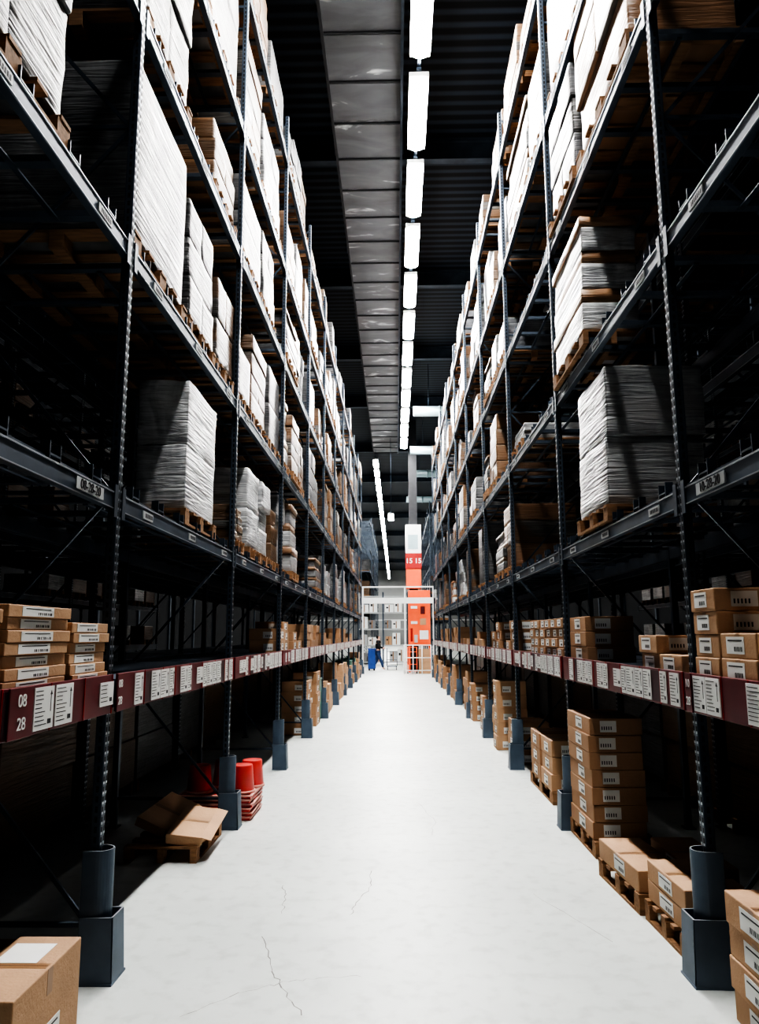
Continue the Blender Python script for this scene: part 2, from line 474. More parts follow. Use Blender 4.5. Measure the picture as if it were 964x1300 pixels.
for k in range(1,8):
    racks[(-1,20+k)]=rack(-1,XL,43+k*P,k)
for k in range(0,5):
    racks[(1,20+k)]=rack(1,XR+.4,43+k*P,k)
def tag(side,k,ylocal,z,txt):
    e=racks[(side,k)]
    a=MB(); a.box(-.009,-.004,ylocal-.17,ylocal+.17,z-.03,z+.03,tagm)
    t=add('location_tag',a.mesh('location_tag'),e,label='pale grey location tag with black digits')
    text_facing_negx('lettering',txt,.069,ink,t,(-.0105,ylocal,z))
tag(-1,-1,.42,LV[0],'08-28-20')
tag(1,-1,P-.42,LV[0],'10-28-20')
def plaque(side,k,yl,a1,a2,w=.2):
    e=racks[(side,k)]
    a=MB(); a.box(-.042,-.034,yl-w/2,yl+w/2,BB-.0,BT+.0,maroon,.003)
    t=add('number_plate',a.mesh('number_plate'),e,label='maroon plate with white numbers')
    text_facing_negx('lettering',a1,.07 if w>.15 else .06,white,t,(-.0435,yl,(BB+BT)/2+.045))
    text_facing_negx('lettering',a2,.07 if w>.15 else .06,white,t,(-.0435,yl,(BB+BT)/2-.045))
plaque(-1,-1,4.12-3.07,'08','28',.2)
plaque(1,-1,P-.045,'10','28',.085)
plaque(-1,0,P-.045,'08','28',.085)

# ------------------------------------------------------------------ loads
def film_skin(a,bx,seed,mat,amp=.006,cuts=5):
    x0,x1,y0,y1,z0,z1=bx
    t=bmesh.new()
    bmesh.ops.create_cube(t,size=1)
    bmesh.ops.bevel(t,geom=t.edges[:],offset=.018,segments=2,affect='EDGES',profile=.5)
    for v in t.verts: v.co=Vector(((x0+x1)/2+v.co.x*(x1-x0),(y0+y1)/2+v.co.y*(y1-y0),(z0+z1)/2+v.co.z*(z1-z0)))
    big=[e for e in t.edges if e.calc_length()>.12]
    bmesh.ops.subdivide_edges(t,edges=big,cuts=cuts,use_grid_fill=True)
    for v in t.verts:
        p=v.co
        n=noise.noise(Vector((p.x*4+seed*7,p.y*4,p.z*6)))
        d=Vector(((p.x-(x0+x1)/2)/(x1-x0),(p.y-(y0+y1)/2)/(y1-y0),0))*2
        v.co+=d*(n*amp)
        if abs(p.z-z1)<.01: v.co.z+=noise.noise(Vector((p.x*3,p.y*3,seed)))*amp
    me=bpy.data.meshes.new('tmp'); t.to_mesh(me); t.free()
    n0=len(a.bm.faces); a.bm.from_mesh(me); bpy.data.meshes.remove(me)
    a.bm.faces.ensure_lookup_table(); i=a.mi(mat)
    for f in a.bm.faces[n0:]: f.material_index=i; f.smooth=True
def wrap_mesh(seed,spec,mats,amp=.008,jit=.02,strict=False):
    a=MB(); rr=random.Random(seed); z=0; tot=sum(s[0] for s in spec)
    a_in=.48
    for li,(h,n) in enumerate(spec):
        h/=tot
        shrink=rr.uniform(0,jit); oy=rr.uniform(-jit,jit)*.6; ox=rr.uniform(-jit,jit)*.6
        w=2*(a_in-shrink)/n
        for j in range(n):
            top=h*(1-(rr.uniform(0,.06) if li==len(spec)-1 and n>1 else 0))
            film_skin(a,(-a_in+shrink+ox+rr.uniform(0,.012),a_in-shrink+ox,-a_in+shrink+oy+j*w+.002,-a_in+shrink+oy+(j+1)*w-.002,z+.001,z+top-.003),seed+li*3+j,mats[(li+j)%len(mats)] if strict or rr.random()<.8 else mats[0],amp)
        z+=h
    return a.mesh('wrapped_goods')
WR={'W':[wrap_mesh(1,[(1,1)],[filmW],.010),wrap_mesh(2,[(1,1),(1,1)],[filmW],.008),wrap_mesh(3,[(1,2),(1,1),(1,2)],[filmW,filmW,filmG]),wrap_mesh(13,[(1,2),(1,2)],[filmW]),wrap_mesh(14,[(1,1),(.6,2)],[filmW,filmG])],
    'G':[wrap_mesh(4,[(1,1),(1.05,1)],[filmG],.010,.03),wrap_mesh(5,[(1,2),(1,1),(1,2)],[filmG,filmW])],
    'B':[wrap_mesh(6,[(1,1),(.8,2),(1,1),(.7,1)],[filmB,filmK],.008,.03),wrap_mesh(7,[(1,1),(.5,1),(1,1),(.5,1),(.9,1),(.4,1)],[filmW,filmK],.010,.03),wrap_mesh(8,[(1,1),(1,2)],[filmB,filmK])],
    'K':[wrap_mesh(9,[(1,2),(1,2),(1,2),(1,2)],[filmK,filmK,filmB]),wrap_mesh(10,[(1,1),(1,2),(1,1)],[filmK])],
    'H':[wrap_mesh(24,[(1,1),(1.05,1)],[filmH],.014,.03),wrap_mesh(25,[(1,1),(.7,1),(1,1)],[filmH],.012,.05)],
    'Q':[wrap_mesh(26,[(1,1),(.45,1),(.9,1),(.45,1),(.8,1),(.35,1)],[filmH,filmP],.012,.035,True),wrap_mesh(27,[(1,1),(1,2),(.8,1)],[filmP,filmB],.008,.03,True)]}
def pallet_geo(a,L=1.0,W=1.0,h=.12,z=0):
    for i in range(5):
        y=-L/2+.05+i*(L-.1)/4
        a.box(-W/2,W/2,y-.048,y+.048,z+h-.02,z+h,wood)
    for x in (-W/2+.05,0,W/2-.05):
        for y in (-L/2+.06,0,L/2-.06):
            a.box(x-.045,x+.045,y-.06,y+.06,z+.018,z+h-.02,wood)
        a.box(x-.045,x+.045,-L/2,L/2,z,z+.018,wood)
a=MB(); pallet_geo(a); PAL=a.mesh('wooden_pallet')
def join_far(wm):
    a=MB(); pallet_geo(a,1,1,.12)
    nf=len(a.bm.faces)
    a.bm.from_mesh(wm)
    a.bm.faces.ensure_lookup_table()
    idx=[a.mi(m) for m in wm.materials]
    vs=set()
    for f in a.bm.faces[nf:]:
        f.material_index=idx[min(f.material_index,len(idx)-1)]
        for v in f.verts: vs.add(v)
    for v in vs: v.co.z=.12+v.co.z*.88
    return a.mesh('wrapped_pallet')
FAR={k:[join_far(m) for m in v] for k,v in WR.items()}
LABS={'W':'white stretch-wrapped goods on a wooden pallet on the rack','G':'grey film-wrapped cartons on a wooden pallet on the rack',
      'B':'film-wrapped brown and white cartons on a rack pallet','K':'brown carton stack under clear film on a rack pallet',
      'H':'pale glossy film-wrapped cartons stacked on a rack pallet','Q':'film-wrapped stack of white and brown boxes on a rack pallet'}
def load(side,X,ya,yb,z,h,kind,dep=.95,inset=.02,var=None,lab=None,parts=True,rot=0):
    z=z+.0855
    y=(ya+yb)/2; w=yb-ya-.02
    x=X+side*(inset+dep/2)
    mi=(var if var is not None else R.randrange(99))
    rr=(0 if side>0 else math.pi)+rot+R.uniform(-.008,.008)
    if parts:
        e=add('pallet_load',None,loc=(x,y,z),rot=rr,label=lab or LABS[kind],cat='pallet load',group='wrapped pallet loads on the racks')
        add('pallet',PAL,e,(0,0,0),scale=(dep,w,1))
        L_=WR[kind]; add('wrapped_goods',L_[mi%len(L_)],e,(0,0,.121),scale=(dep,w,h-.12))
    else:
        L_=FAR[kind]
        e=add('pallet_load',L_[mi%len(L_)],loc=(x,y,z),rot=rr,scale=(dep,w,h),label=lab or LABS[kind],cat='pallet load',group='wrapped pallet loads on the racks')
    return e
L2,L3,L4,L5,L6=LV
load(-1,XL,4.18,5.38,L3,1.28,'W',var=0)
load(-1,XL,5.42,6.3,L3,1.12,'W',var=2)
load(-1,XL,6.34,7.05,L3,.9,'B',var=2)
load(-1,XL,7.22,8.0,L3,.65,'W',var=0)
load(-1,XL,8.03,9.1,L3,1.05,'B',var=0)
load(-1,XL,9.15,10.1,L3,1.1,'W',var=1)
load(-1,XL,4.25,5.3,L4,1.2,'W',var=3)
load(-1,XL,6.1,7.0,L4,.75,'K')
load(-1,XL,7.25,8.5,L4,.95,'W',var=1)
load(-1,XL,8.55,9.5,L4,1.05,'W',var=2)
load(-1,XL,2.2,3.3,L3,1.3,'W',var=3)
load(-1,XL,7.25,8.4,L5,1.3,'B',var=0)
load(-1,XL,8.45,9.8,L5,1.2,'W',var=2)
load(-1,XL,4.3,5.5,L5,1.2,'K',var=0)
load(-1,XL,5.6,7.0,L5,1.3,'W')
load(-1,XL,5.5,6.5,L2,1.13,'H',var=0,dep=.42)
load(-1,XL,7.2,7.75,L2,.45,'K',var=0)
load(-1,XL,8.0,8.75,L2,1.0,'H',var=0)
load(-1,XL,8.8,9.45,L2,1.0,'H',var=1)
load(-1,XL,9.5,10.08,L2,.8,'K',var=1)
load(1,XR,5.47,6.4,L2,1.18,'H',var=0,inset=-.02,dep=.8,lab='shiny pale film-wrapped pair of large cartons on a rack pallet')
load(1,XR,5.8,7.02,L3,1.12,'Q',var=0,inset=-.04,dep=.5)
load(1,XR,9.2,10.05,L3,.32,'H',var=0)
load(1,XR,4.5,5.95,L4,1.35,'Q',var=1,inset=0,dep=.8,lab='brown cartons under torn film on a rack pallet')
load(1,XR,6.0,7.02,L4,1.15,'G',var=1,inset=-.02)
load(1,XR,4.4,5.6,L5,1.3,'B')
load(1,XR,5.8,7.0,L5,1.2,'W')
load(1,XR,7.3,8.2,L5,1.1,'W')
load(1,XR,8.25,10.0,L5,1.2,'B')
load(1,XR,4.4,5.5,L6,1.0,'K'); load(1,XR,5.6,6.9,L6,.9,'B')
load(1,XR,7.3,8.6,L6,.5,'K'); load(1,XR,8.7,10.0,L6,.9,'K')
load(-1,XL,7.4,8.6,L6,1.0,'K'); load(-1,XL,8.8,10.0,L6,.8,'W'); load(-1,XL,4.5,5.8,L6,1.,'B')
load(1,XR,10.35,11.1,L2,.98,'Q',var=1); load(1,XR,11.2,12.2,L2,.7,'B')
load(1,XR,2.2,3.0,L3,.9,'W',inset=.05)
rl=random.Random(21)
def fill(side,X,k0,k1,ybase,levels,prob,parts_to=4,skip=()):
    for k in range(k0,k1):
        for z in levels:
            if (k,z) in skip: continue
            y=ybase+k*P+.1; end=ybase+(k+1)*P-.08
            while y<end-.6:
                w=min(rl.choice((.72,.85,.95,1.25)),end-y)
                if rl.random()<prob[z]:
                    kd=rl.choices('WGBKQ',(4,1.5,2,2,.4) if side<0 else (2.5,1.2,2.5,2.5,.8))[0]
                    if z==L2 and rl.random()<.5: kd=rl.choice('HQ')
                    hmax={L2:1.2,L3:1.25,L4:1.15,L5:1.35,L6:1.0}[z]
                    load(side,X,y,y+w-.03,z,rl.uniform(.45,.98)*hmax,kd,dep=rl.uniform(.85,.98),inset=rl.uniform(-.03,.08),parts=(k<parts_to))
                y+=w+.02
pr={L2:.85,L3:.88,L4:.88,L5:.9,L6:.8}
fill(-1,XL,2,10,Y1,LV,pr)
fill(1,XR,2,9,Y1,LV,{L2:.72,L3:.75,L4:.85,L5:.88,L6:.85},skip=((2,L2),))
bulk=MB()
def bload(side,X,ya,yb,z,h,m,dep=.95):
    xs=sorted((X+side*.05,X+side*(.05+dep)))
    z+=.0855
    for i in range(3):
        yy=ya+.04+i*(yb-ya-.16)/2; bulk.box(xs[0],xs[1],yy,yy+.08,z,z+.12,wood)
    n=2 if h>.6 else 1
    for i in range(n):
        hh=(h-.12)/n; j=rl.uniform(0,.02)
        bulk.box(xs[0]+j,xs[1]-j,ya+.01+j,yb-.01-j,z+.12+i*hh+.002,z+.12+(i+1)*hh,m,.012)
for side,X in ((-1,XL-DEP-.25),(1,XR+DEP+.25)):  # rear-row goods added to block light and views into the neighbouring aisles
    for k in range(-1,9):
        for z in (-.0855,)+((L4,L5,L6) if k<3 else (L3,L5,L6)):
            for j in range(2):
                y=Y1+k*P+.12+j*1.42
                bload(side,X,y,y+1.38,z,{-.0855:1.05,L3:1.35,L4:1.15,L5:1.45,L6:1.2}[z],filmK if (j+k)%2 else filmG)
for side,X in ((-1,-6.95),(1,7.0)):
    for k in range(0,6):
        for z in (1.385,L2,L3,L4):
            y=Y1+k*P+.15
            while y<Y1+(k+1)*P-.9:
                if rl.random()<.7: bload(side,X,y,y+.8,z,rl.uniform(.4,.8) if z>2 else .5,rl.choice((filmH,filmH,filmP)))
                y+=.93
for side,X,k0,k1,lv in ((-1,XL,1,5,LV[:3]),(1,XR+.4,0,3,LV[:2])):
    for k in range(k0,k1):
        for z in lv:
            for j in range(3):
                y=43+k*P+.12+j*.95
                if rl.random()<.85: bload(side,X,y,y+.9,z,rl.uniform(.6,1.1),rl.choice((filmH,filmW,filmK)))
add('pallet_load',bulk.mesh('pallet_loads'),label='wrapped goods filling the racks behind and beyond the aisle, rear rows added to block light',cat='pallet load',group='wrapped pallet loads on the racks',kind='stuff')

# ------------------------------------------------------------------ cartons
cc={}
def carton_mesh(dx,dy,dz,m):
    key=(round(dx,3),round(dy,3),round(dz,3),m.name)
    if key in cc: return cc[key]
    a=MB(); a.box(-dx/2,dx/2,-dy/2,dy/2,0,dz,m,min(.006,dz*.08))
    a.box(-dx/2+.01,dx/2-.01,-.024,.024,dz-.0005,dz+.0008,tape)
    a.box(-dx/2-.0008,-dx/2+.0005,-.024,.024,dz*.72,dz-.004,tape)
    a.box(-dx/2+.01,dx/2-.01,-.0015,.0015,dz+.0006,dz+.0012,ink)
    body=a.mesh('carton')
    thin=dz<.07
    lw=min(.28,dy*.55) if thin else min(.20,dy*.5); lh=dz*.8 if thin else min(.09,dz*.68)
    y0=-dy*.18; z0=dz*.1 if thin else dz*.18
    a=MB()
    a.box(-dx/2-.002,-dx/2,y0,y0+lw,z0,z0+lh,white)
    for i in range(8): a.box(-dx/2-.0028,-dx/2-.0019,y0+.02+i*lw*.06,y0+.02+i*lw*.06+lw*(.02 if i%3 else .035),z0+lh*.15,z0+lh*.42,ink)
    a.box(-dx/2-.0028,-dx/2-.0019,y0+lw*.1,y0+lw*.9,z0+lh*.74,z0+lh*.82,ink)
    labm=a.mesh('shipping_label')
    ends=[]
    for s_ in (-1,1):
        a=MB()
        ya,yb=sorted((s_*dy/2,s_*(dy/2+.002)))
        ew=min(.13,dx*.4)
        a.box(-dx*.3,-dx*.3+ew,ya,yb,z0,z0+lh,white)
        yc=sorted((s_*(dy/2+.0019),s_*(dy/2+.0028)))
        for i in range(5): a.box(-dx*.3+.012+i*.018,-dx*.3+.020+i*.018,yc[0],yc[1],z0+lh*.2,z0+lh*.5,ink)
        ends.append(a.mesh('end_label'))
    cc[key]=(body,labm,ends)
    return cc[key]
def carton(x,y,z,dx,dy,dz,side,grp,m=None,lab='brown cardboard carton with a white shipping label',rot=0,parts=True,tilt=None):
    m=m or card
    b_,l_,en=carton_mesh(dx,dy,dz,m)
    o=add('carton',b_,loc=(x,y,z),rot=(0 if side>0 else math.pi)+rot,label=lab,cat='box',group=grp)
    if tilt: o.rotation_euler=(tilt[0],tilt[1],o.rotation_euler[2])
    if parts:
        add('label',l_,o); add('label',en[0] if side>0 else en[1],o)
    return o
def stack(side,X,ya,yb,z,n,dz,dx,grp,m=None,inset=.02,jit=.012,parts=True,lab='brown cardboard carton with a white shipping label'):
    dy=yb-ya
    for i in range(n):
        carton(X+side*(inset+dx/2)+R.uniform(-jit,jit),(ya+yb)/2+R.uniform(-jit,jit),z+i*(dz+.001),dx,dy,dz,side,grp,m,parts=parts,lab=lab,rot=R.uniform(-.012,.012))
ZS=BT-.029
stack(-1,XL,2.98,3.55,ZS,7,.050,.42,'flat cartons on the lower shelf',card2,.0,lab='flat cardboard carton with white label on lower shelf')
stack(-1,XL,3.6,4.04,ZS,6,.048,.42,'flat cartons on the lower shelf',card2,.0,lab='flat cardboard carton with white label on lower shelf')
stack(-1,XL,2.4,2.94,ZS,6,.055,.42,'flat cartons on the lower shelf',card2,.0)
stack(1,XR,3.74,4.04,ZS,4,.112,.4,'cartons on the lower shelf',card2,.0)
stack(1,XR,3.36,3.72,ZS,2,.115,.4,'cartons on the lower shelf',card2,.0)
stack(1,XR,2.95,3.33,ZS,2,.115,.4,'cartons on the lower shelf',card2,.0)
stack(1,XR,4.3,4.66,ZS,1,.11,.38,'cartons on the lower shelf',card2,.03)
stack(1,XR,4.7,5.05,ZS,2,.11,.38,'cartons on the lower shelf',card2,.03)
stack(1,XR,6.45,7.05,ZS,3,.125,.4,'cartons on the lower shelf',card,.03)
for i in range(6):
    stack(1,XR,7.3+i*.31,7.3+i*.31+.29,ZS,4,.095,.3,'small cartons on the lower shelf',card,.03)
stack(-1,XL,10.35,11.0,ZS,2,.16,.4,'cartons on the lower shelf',card2,.05)
stack(1,XR,6.25,7.0,.122,7,.13,.42,'cartons stacked on the floor pallet',card,-.03,.01)
def pallet(x,y,dx,dy,rot=0,z=0):
    return add('wooden_pallet',PAL,loc=(x,y,z),rot=rot,scale=(dx,dy,1),label='low wooden pallet standing on the concrete floor',cat='pallet',group='floor pallets')
pallet(XR+.21,6.62,.5,.85)
pallet(XR+.32,8.7,.62,1.3); stack(1,XR,8.1,8.65,.122,3,.165,.5,'cartons stacked on the floor pallet',card2,.02); stack(1,XR,8.7,9.25,.122,3,.165,.5,'cartons stacked on the floor pallet',card,.02)
pallet(XR+.2,5.42,.6,.8,.05)
carton(XR+.06,5.42,.122,.3,.78,.13,1,'long cartons on the floor pallets',card2,'long flat cardboard carton on a floor pallet',.05)
carton(XR+.42,5.45,.122,.3,.76,.13,1,'long cartons on the floor pallets',card2,'long flat cardboard carton on a floor pallet',.0)
pallet(XR+.22,4.66,.55,.60,.03)
carton(XR+.09,4.66,.122,.24,.58,.11,1,'long cartons on the floor pallets',card2,'brown carton on a low floor pallet',.03)
carton(XR+.09,4.66,.233,.24,.58,.11,1,'long cartons on the floor pallets',card2,'brown carton on a low floor pallet',.02)
carton(XR+.36,4.66,.122,.24,.58,.11,1,'long cartons on the floor pallets',card2,'brown carton on a low floor pallet',.0)
stack(1,XR,3.22,3.74,.001,4,.136,.5,'cartons beside the rack foot',card2,-.06,.008)
carton(-1.86,3.33,.0,.30,.62,.36,-1,'large cartons on the floor',card2,'large brown carton with white label on top')
lb=carton(-1.56,3.33,.0,.28,.62,.37,-1,'large cartons on the floor',card2,'large brown carton with white label on top')
a=MB(); a.box(-.09,.09,-.1,.1,0,.001,white); add('label',a.mesh('label'),lb,(0.02,-.12,.372))
pallet(-1.80,6.48,.56,.85,.0)
def opened_carton(dx,dy):
    a=MB(); a.box(-dx/2,dx/2,-dy/2,dy/2,0,.075,card2,.004)
    a.box(-dx/2+.01,dx/2-.01,-.02,.02,.075,.0762,tape)
    b_=a.mesh('opened_carton')
    a=MB(); a.box(0,dx*.3,-dy/2,dy/2,0,.006,card2); f_=a.mesh('flap')
    return b_,f_
for (x,y,z,dx,dy,rx,ry,rz) in ((-1.65,6.42,.155,.27,.68,.10,.12,.04),(-1.93,6.62,.20,.26,.60,.14,.38,-.12)):
    b_,f_=opened_carton(dx,dy)
    o=add('opened_carton',b_,loc=(x,y,z),label='opened flat cardboard carton tilted on a floor pallet',cat='box',group='opened cartons on the floor pallet')
    o.rotation_euler=(rx,ry,rz)
    f=add('flap',f_,o,(dx/2-.003,0,.07)); f.rotation_euler=(0,.15,0)
def tub_mesh():
    a=MB(); seg=24
    prof=[(.115,0.018),(.118,.02),(.098,.24),(.094,.25)]
    rings=[]
    for r,z in prof:
        rings.append([a.bm.verts.new((math.cos(t*2*math.pi/seg)*r,math.sin(t*2*math.pi/seg)*r,z)) for t in range(seg)])
    for A,B in zip(rings,rings[1:]):
        for i in range(seg):
            f=a.bm.faces.new([A[i],A[(i+1)%seg],B[(i+1)%seg],B[i]]); f.smooth=True; f.material_index=a.mi(redp)
    f=a.bm.faces.new(rings[-1]); f.material_index=a.mi(redp)
    a.cyl((0,0,0),(0,0,.022),.128,palerim,seg=24)
    return a.mesh('red_bucket')
tm=tub_mesh()
def tray_mesh():
    a=MB(); a.box(-.34,.34,-.29,.29,0,.022,redp,.006)
    for s_ in (-1,1):
        a.box(-.345,.345,s_*.29-.012,s_*.29+.012,.022,.036,palerim,.003); a.box(s_*.34-.012,s_*.34+.012,-.29,.29,.022,.036,palerim,.003)
    return a.mesh('red_tray')
trm=tray_mesh()
for i in range(6):
    add('red_tray',trm,loc=(-1.70+R.uniform(-.01,.01),7.68,.002+i*.038),rot=R.uniform(-.03,.03),label='red plastic tray in a low stack on the floor',cat='tray',group='stacked red trays')
for (x,y) in ((-1.48,7.54),(-1.70,7.80),(-1.88,7.52),(-1.44,7.83)):
    add('red_bucket',tm,loc=(x,y,.232),label='upturned red plastic bucket on stacked red trays',cat='bucket',group='red plastic buckets')
for side,X,k0,k1 in ((1,XR,2,9),(-1,XL,2,10)):
    for k in range(k0,k1):
        y=Y1+k*P+.28; end=Y1+(k+1)*P-.25
        while y<end-.4:
            w=rl.choice((.45,.55,.7))
            if rl.random()<(.9 if side>0 else (.85 if k>2 else .0)):
                q=rl.random()
                if side<0 and q<.12:
                    gm=MB(); gm.box(-.25,.25,-w/2+.02,w/2-.02,0,.03,greenp); gm.box(-.27,.27,-w/2+.01,w/2-.01,.03,.8,greenp,.02)
                    for zz in (.2,.4,.6): gm.box(-.275,-.268,-w/2+.03,w/2-.03,zz,zz+.02,hole)
                    gm.box(-.28,.28,-w/2,w/2,.8,.84,greenp,.01)
                    add('storage_crate',gm.mesh('storage_crate'),loc=(X+side*.28,y+w/2,0),label='green plastic storage crate standing on the floor',cat='crate',group='green crates under the rack')
                else:
                    stack(side,X,y,y+w-.03,0.001,rl.randint(2,5),rl.choice((.14,.18,.2)),.45,'cartons on the floor under the racks',rl.choice((card,card2)),rl.uniform(-.08,.03),parts=(k<4),lab='brown cardboard carton in a floor stack')
            y+=w+.02
        y=Y1+k*P+.2
        while y<end-.3:
            w=rl.choice((.4,.5,.6))
            if rl.random()<.7 and k<8:
                stack(side,X,y,y+w-.03,ZS,rl.randint(1,3),.14,.4,'cartons on the lower shelf of distant bays',rl.choice((card,card2)),.06,parts=(k<3))
            y+=w+.02

# ------------------------------------------------------------------ far end
mb=MB()
YG=34.9
for x in (-1.5,.42,1.72): mb.box(x-.035,x+.035,YG-.035,YG+.035,0,3.9,whitep)
mb.box(-1.55,1.77,YG-.03,YG+.03,3.84,3.90,whitep); mb.box(-1.55,1.77,YG-.06,YG+.06,3.12,3.38,whitep)
for x in (-1.5,.42,1.72): mb.box(x-.1,x+.1,YG-.1,YG+.1,0,.015,whitep)
add('portal_frame',mb.mesh('portal_frame'),label='white steel height-limit frame across the aisle end',cat='frame')
mb=MB(); mb.box(.58,1.6,35.5,36.1,1.2,3.75,orange,.02)
mb.box(.58,.66,35.5,36.1,0,1.2,orange); mb.box(1.52,1.6,35.5,36.1,0,1.2,orange)
for z in (2.2,2.9): mb.box(.7,1.0,35.485,35.5,z,z+.12,whitep)
mb.box(1.1,1.5,35.485,35.5,1.5,1.9,whitep); mb.box(.68,.78,35.485,35.5,1.4,2.0,redsign)
mb.box(1.12,1.4,35.485,35.5,2.15,2.45,card2); mb.box(.85,1.0,35.485,35.5,1.35,1.7,tagm); mb.box(1.15,1.35,35.485,35.5,2.65,3.0,maroon)
add('orange_cabinet',mb.mesh('orange_cabinet'),label='tall orange cabinet with white stickers behind the portal frame',cat='cabinet')
mb=MB()
for x in (.35,.75,1.15,1.55): mb.cyl((x,34.2,0),(x,34.2,1.25),.022,whitep,seg=8)
for z in (.15,.7,1.25): mb.cyl((.35,34.2,z),(1.55,34.2,z),.02,whitep,seg=8)
add('barrier_rail',mb.mesh('barrier_rail'),label='white tubular barrier rail at the aisle end',cat='barrier')
stack(1,1.02,34.4,34.78,0.001,4,.27,.5,'cartons at the aisle end',card2,0,parts=False,lab='brown carton in a stack behind the barrier')
mb=MB()
mb.box(.5,.95,34.4,34.8,.1,.14,orange,.005)
for x in (.52,.93):
    for y in (34.42,34.78): mb.cyl((x,y,.1),(x,y,1.15),.015,orange,seg=8); mb.cyl((x-.015,y,.05),(x+.015,y,.05),.05,hole,seg=10)
for z in (.4,.7,.95,1.15):
    for y in (34.42,34.78): mb.cyl((.52,y,z),(.93,y,z),.011,orange,seg=6)
    for x in (.52,.93): mb.cyl((x,34.42,z),(x,34.78,z),.011,orange,seg=6)
add('roll_cage',mb.mesh('roll_cage'),label='orange wheeled roll cage beside the carton stack',cat='cart')
mb=MB(); YS=45.0
for x in (-2.2,-.75,.7):
    for y in (YS,YS+.9): mb.box(x-.04,x+.04,y-.04,y+.04,0,4.2,steel2)
for z in (.1,1.05,2.0,2.95,3.9):
    mb.box(-2.2,.7,YS-.03,YS+.93,z,z+.07,tagm)
add('shelving_unit',mb.mesh('shelving_unit'),label='grey steel shelving standing across the rear hall',cat='shelf')
rs=random.Random(5)
bmeshes=[]
for dx,dy,dz,m in ((.42,.6,.6,tagm),(.5,.6,.45,whitep),(.36,.6,.5,card2),(.45,.6,.7,whitep),(.4,.6,.5,midgrey)):
    q=MB(); q.box(-dx/2,dx/2,-dy/2,dy/2,0,dz,m,.01); q.box(-.03,.03,-dy/2-.002,-dy/2,.02,dz-.02,tape); q.box(-dx*.35,-dx*.1,-dy/2-.003,-dy/2,dz*.5,dz*.7,ink)
    bmeshes.append((dx,q.mesh('storage_box')))
for z in (.17,1.12,2.07,3.02):
    x=-2.1
    while x<.6:
        dx,m=rs.choice(bmeshes)
        if x+dx>.62: break
        if not (x<-.75<x+dx+.06): add('storage_box',m,loc=(x+dx/2,YS+.45,z+.001),label='box standing on the grey shelving of the rear hall',cat='box',group='boxes on grey shelving')
        x+=dx+.05
for x in (-3.5,-.2,3.2):  # added fill lights, put in to brighten the aisle end
    o=lamp(x,36.9 if x<0 else 34.0,7.4,H4,D4,'added fill lights above the cross aisle','added white fill light hung over the cross aisle')
    a=MB(); a.cyl((0,-.45,.13),(0,-.45,CEIL-7.4),.01,steel,seg=6); a.cyl((0,.5,.13),(0,.5,CEIL-7.4),.01,steel,seg=6)
    add('suspension_rod',a.mesh('suspension_rod'),o)
mb=MB(); mb.box(.68,1.08,36.8,37.2,0,CEIL-.01,seam)
col=add('sign_column',mb.mesh('sign_column'),label='building column wrapped with a red number sign',cat='column')
mb=MB(); mb.box(.5,1.26,36.6,37.4,5.6,7.0,whitep,.01); mb.box(.62,1.1,36.59,36.6,5.8,6.5,pipem)
add('white_cladding',mb.mesh('white_cladding'),col)
mb=MB(); mb.box(.49,1.27,36.59,37.41,4.85,5.6,redsign,.01)
sg=add('number_sign',mb.mesh('number_sign'),col)
for x in (.665,1.095):
    o=add('lettering',textmesh('15',.33,white,1.05,.006),sg,(x,36.583,5.22)); o.rotation_euler=(math.pi/2,0,0)
mb=MB(); mb.box(.52,1.24,36.62,37.38,3.9,4.84,orange,.01); add('orange_cladding',mb.mesh('orange_cladding'),col)
mb=MB(); mb.box(-1.36,-1.0,37.4,37.9,.08,1.0,bluep,.03); mb.box(-1.38,-.98,37.38,37.92,1.0,1.06,bluep,.015)
for x in (-1.3,-1.06): mb.cyl((x,37.5,.0),(x,37.5,.09),.04,hole,seg=10)
add('blue_bin',mb.mesh('blue_bin'),label='blue plastic bin standing beside the rack end',cat='bin')
mb=MB()
x0,x1,y0_,y1_=-.45,.05,37.9,38.7
mb.box(x0,x1,y0_,y1_,.16,.20,steel,.01)
for x in (x0+.03,x1-.03):
    for y in (y0_+.06,y1_-.06): mb.cyl((x-.015,y,.065),(x+.015,y,.065),.065,hole,seg=14); mb.bar((x,y,.08),(x,y,.18),.03,.03,steel)
for y in (y0_+.02,y1_-.02): 
    mb.cyl((x0,y,.2),(x0,y,1.05),.015,steel,seg=8)
    mb.cyl((x1,y,.2),(x1,y,.9),.015,steel,seg=8)
mb.cyl((x0,y0_+.02,1.05),(x0,y1_-.02,1.05),.015,steel,seg=8)
mb.cyl((x0,y0_+.02,.9),(x1,y0_+.02,.9),.012,steel,seg=8)
mb.cyl((x0,y0_+.02,.5),(x1,y0_+.02,.5),.012,steel,seg=8)
add('platform_trolley',mb.mesh('platform_trolley'),label='flatbed shopping trolley pushed by the person',cat='trolley')
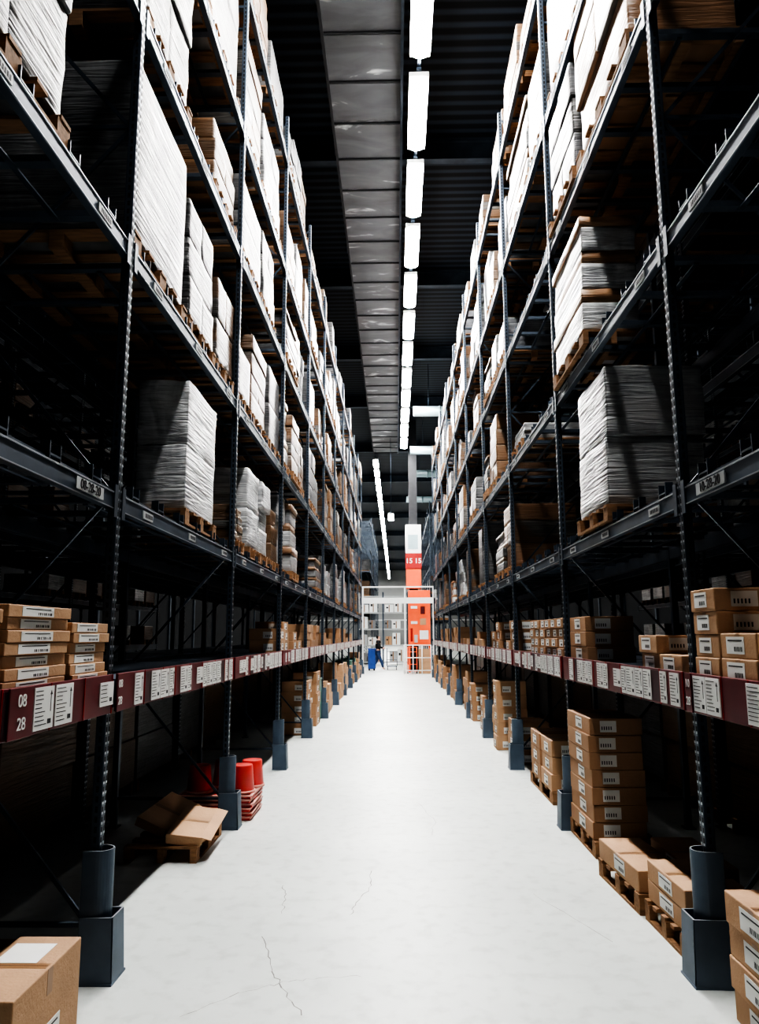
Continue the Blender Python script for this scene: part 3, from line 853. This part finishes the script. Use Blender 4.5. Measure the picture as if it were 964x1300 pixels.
# ------------------------------------------------------------------ person
def skinned(name,verts,edges,radii,mat,root=0,sub=2,parent=None,loc=(0,0,0)):
    me=bpy.data.meshes.new(name); me.from_pydata(verts,edges,[]); me.materials.append(mat)
    o=bpy.data.objects.new(name,me); COL.objects.link(o); o.location=loc
    md=o.modifiers.new('s','SKIN'); md.use_smooth_shade=True
    for i,r in enumerate(radii):
        me.skin_vertices[0].data[i].radius=(r,r) if not isinstance(r,tuple) else r
        me.skin_vertices[0].data[i].use_root=(i==root)
    sd=o.modifiers.new('u','SUBSURF'); sd.levels=sub; sd.render_levels=sub
    if parent: o.parent=parent
    return o
px,py=-.9,38.3
bv=[(0,0,.92),(0,0,1.1),(.02,0,1.3),(.03,0,1.42),(.04,0,1.5),(.05,0,1.58),(.055,0,1.63),
    (0,-.09,.86),(.15,-.09,.47),(.27,-.09,.08),(.36,-.09,.04),
    (0,.09,.86),(-.04,.09,.48),(-.24,.09,.13),(-.17,.09,.05),
    (.03,-.19,1.38),(.06,-.22,1.12),(.30,-.2,1.05),(.37,-.2,1.05),
    (.03,.19,1.38),(.06,.22,1.12),(.30,.2,1.05),(.37,.2,1.05)]
be=[(0,1),(1,2),(2,3),(3,4),(4,5),(5,6),(0,7),(7,8),(8,9),(9,10),(0,11),(11,12),(12,13),(13,14),(3,15),(15,16),(16,17),(17,18),(3,19),(19,20),(20,21),(21,22)]
brd=[.14,.12,.14,.09,.055,.085,.085,.09,.065,.045,.035,.09,.065,.045,.035,.055,.045,.035,.03,.055,.045,.035,.03]
pe=skinned('person',bv,be,brd,skin,loc=(px,py,0)); pe['label']='person in black jacket and jeans walking, pushing a trolley'; pe['category']='person'
skinned('jacket',[(0,0,.84),(0,0,1.1),(.02,0,1.3),(.03,0,1.41),(.03,-.19,1.37),(.06,-.22,1.12),(.27,-.2,1.055),(.03,.19,1.37),(.06,.22,1.12),(.27,.2,1.055)],
 [(0,1),(1,2),(2,3),(3,4),(4,5),(5,6),(3,7),(7,8),(8,9)],[.165,.145,.16,.11,.075,.062,.05,.075,.062,.05],jacket,parent=pe)
skinned('jeans',[(0,0,.9),(0,-.09,.84),(.15,-.09,.47),(.265,-.09,.1),(0,.09,.84),(-.04,.09,.48),(-.235,.09,.15)],[(0,1),(1,2),(2,3),(0,4),(4,5),(5,6)],[.145,.105,.08,.062,.105,.08,.062],denim,parent=pe)
skinned('hair',[(.02,0,1.66),(-.02,0,1.6),(-.035,0,1.5)],[(0,1),(1,2)],[.095,.085,.05],hairm,parent=pe)

# ------------------------------------------------------------------ world + camera
w=bpy.data.worlds.new('world'); sc.world=w; w.use_nodes=True
w.node_tree.nodes['Background'].inputs[0].default_value=(.02,.025,.03,1); w.node_tree.nodes['Background'].inputs[1].default_value=.05
cam=bpy.data.cameras.new('camera'); co=bpy.data.objects.new('camera',cam); COL.objects.link(co)
cam.sensor_fit='HORIZONTAL'; cam.sensor_width=36; cam.lens=36*963.9/964; cam.clip_end=300
ya,ph,ro=.0207,.1606,.0039
r=Vector((math.cos(ya),math.sin(ya),0)); fw=Vector((-math.sin(ya)*math.cos(ph),math.cos(ya)*math.cos(ph),math.sin(ph))); u=r.cross(fw)
c,s=math.cos(ro),math.sin(ro)
r2=c*r-s*u; u2=s*r+c*u
Mx=Matrix((r2,u2,-fw)).transposed().to_4x4(); Mx.translation=(0,0,1.7)
co.matrix_world=Mx
sc.camera=co
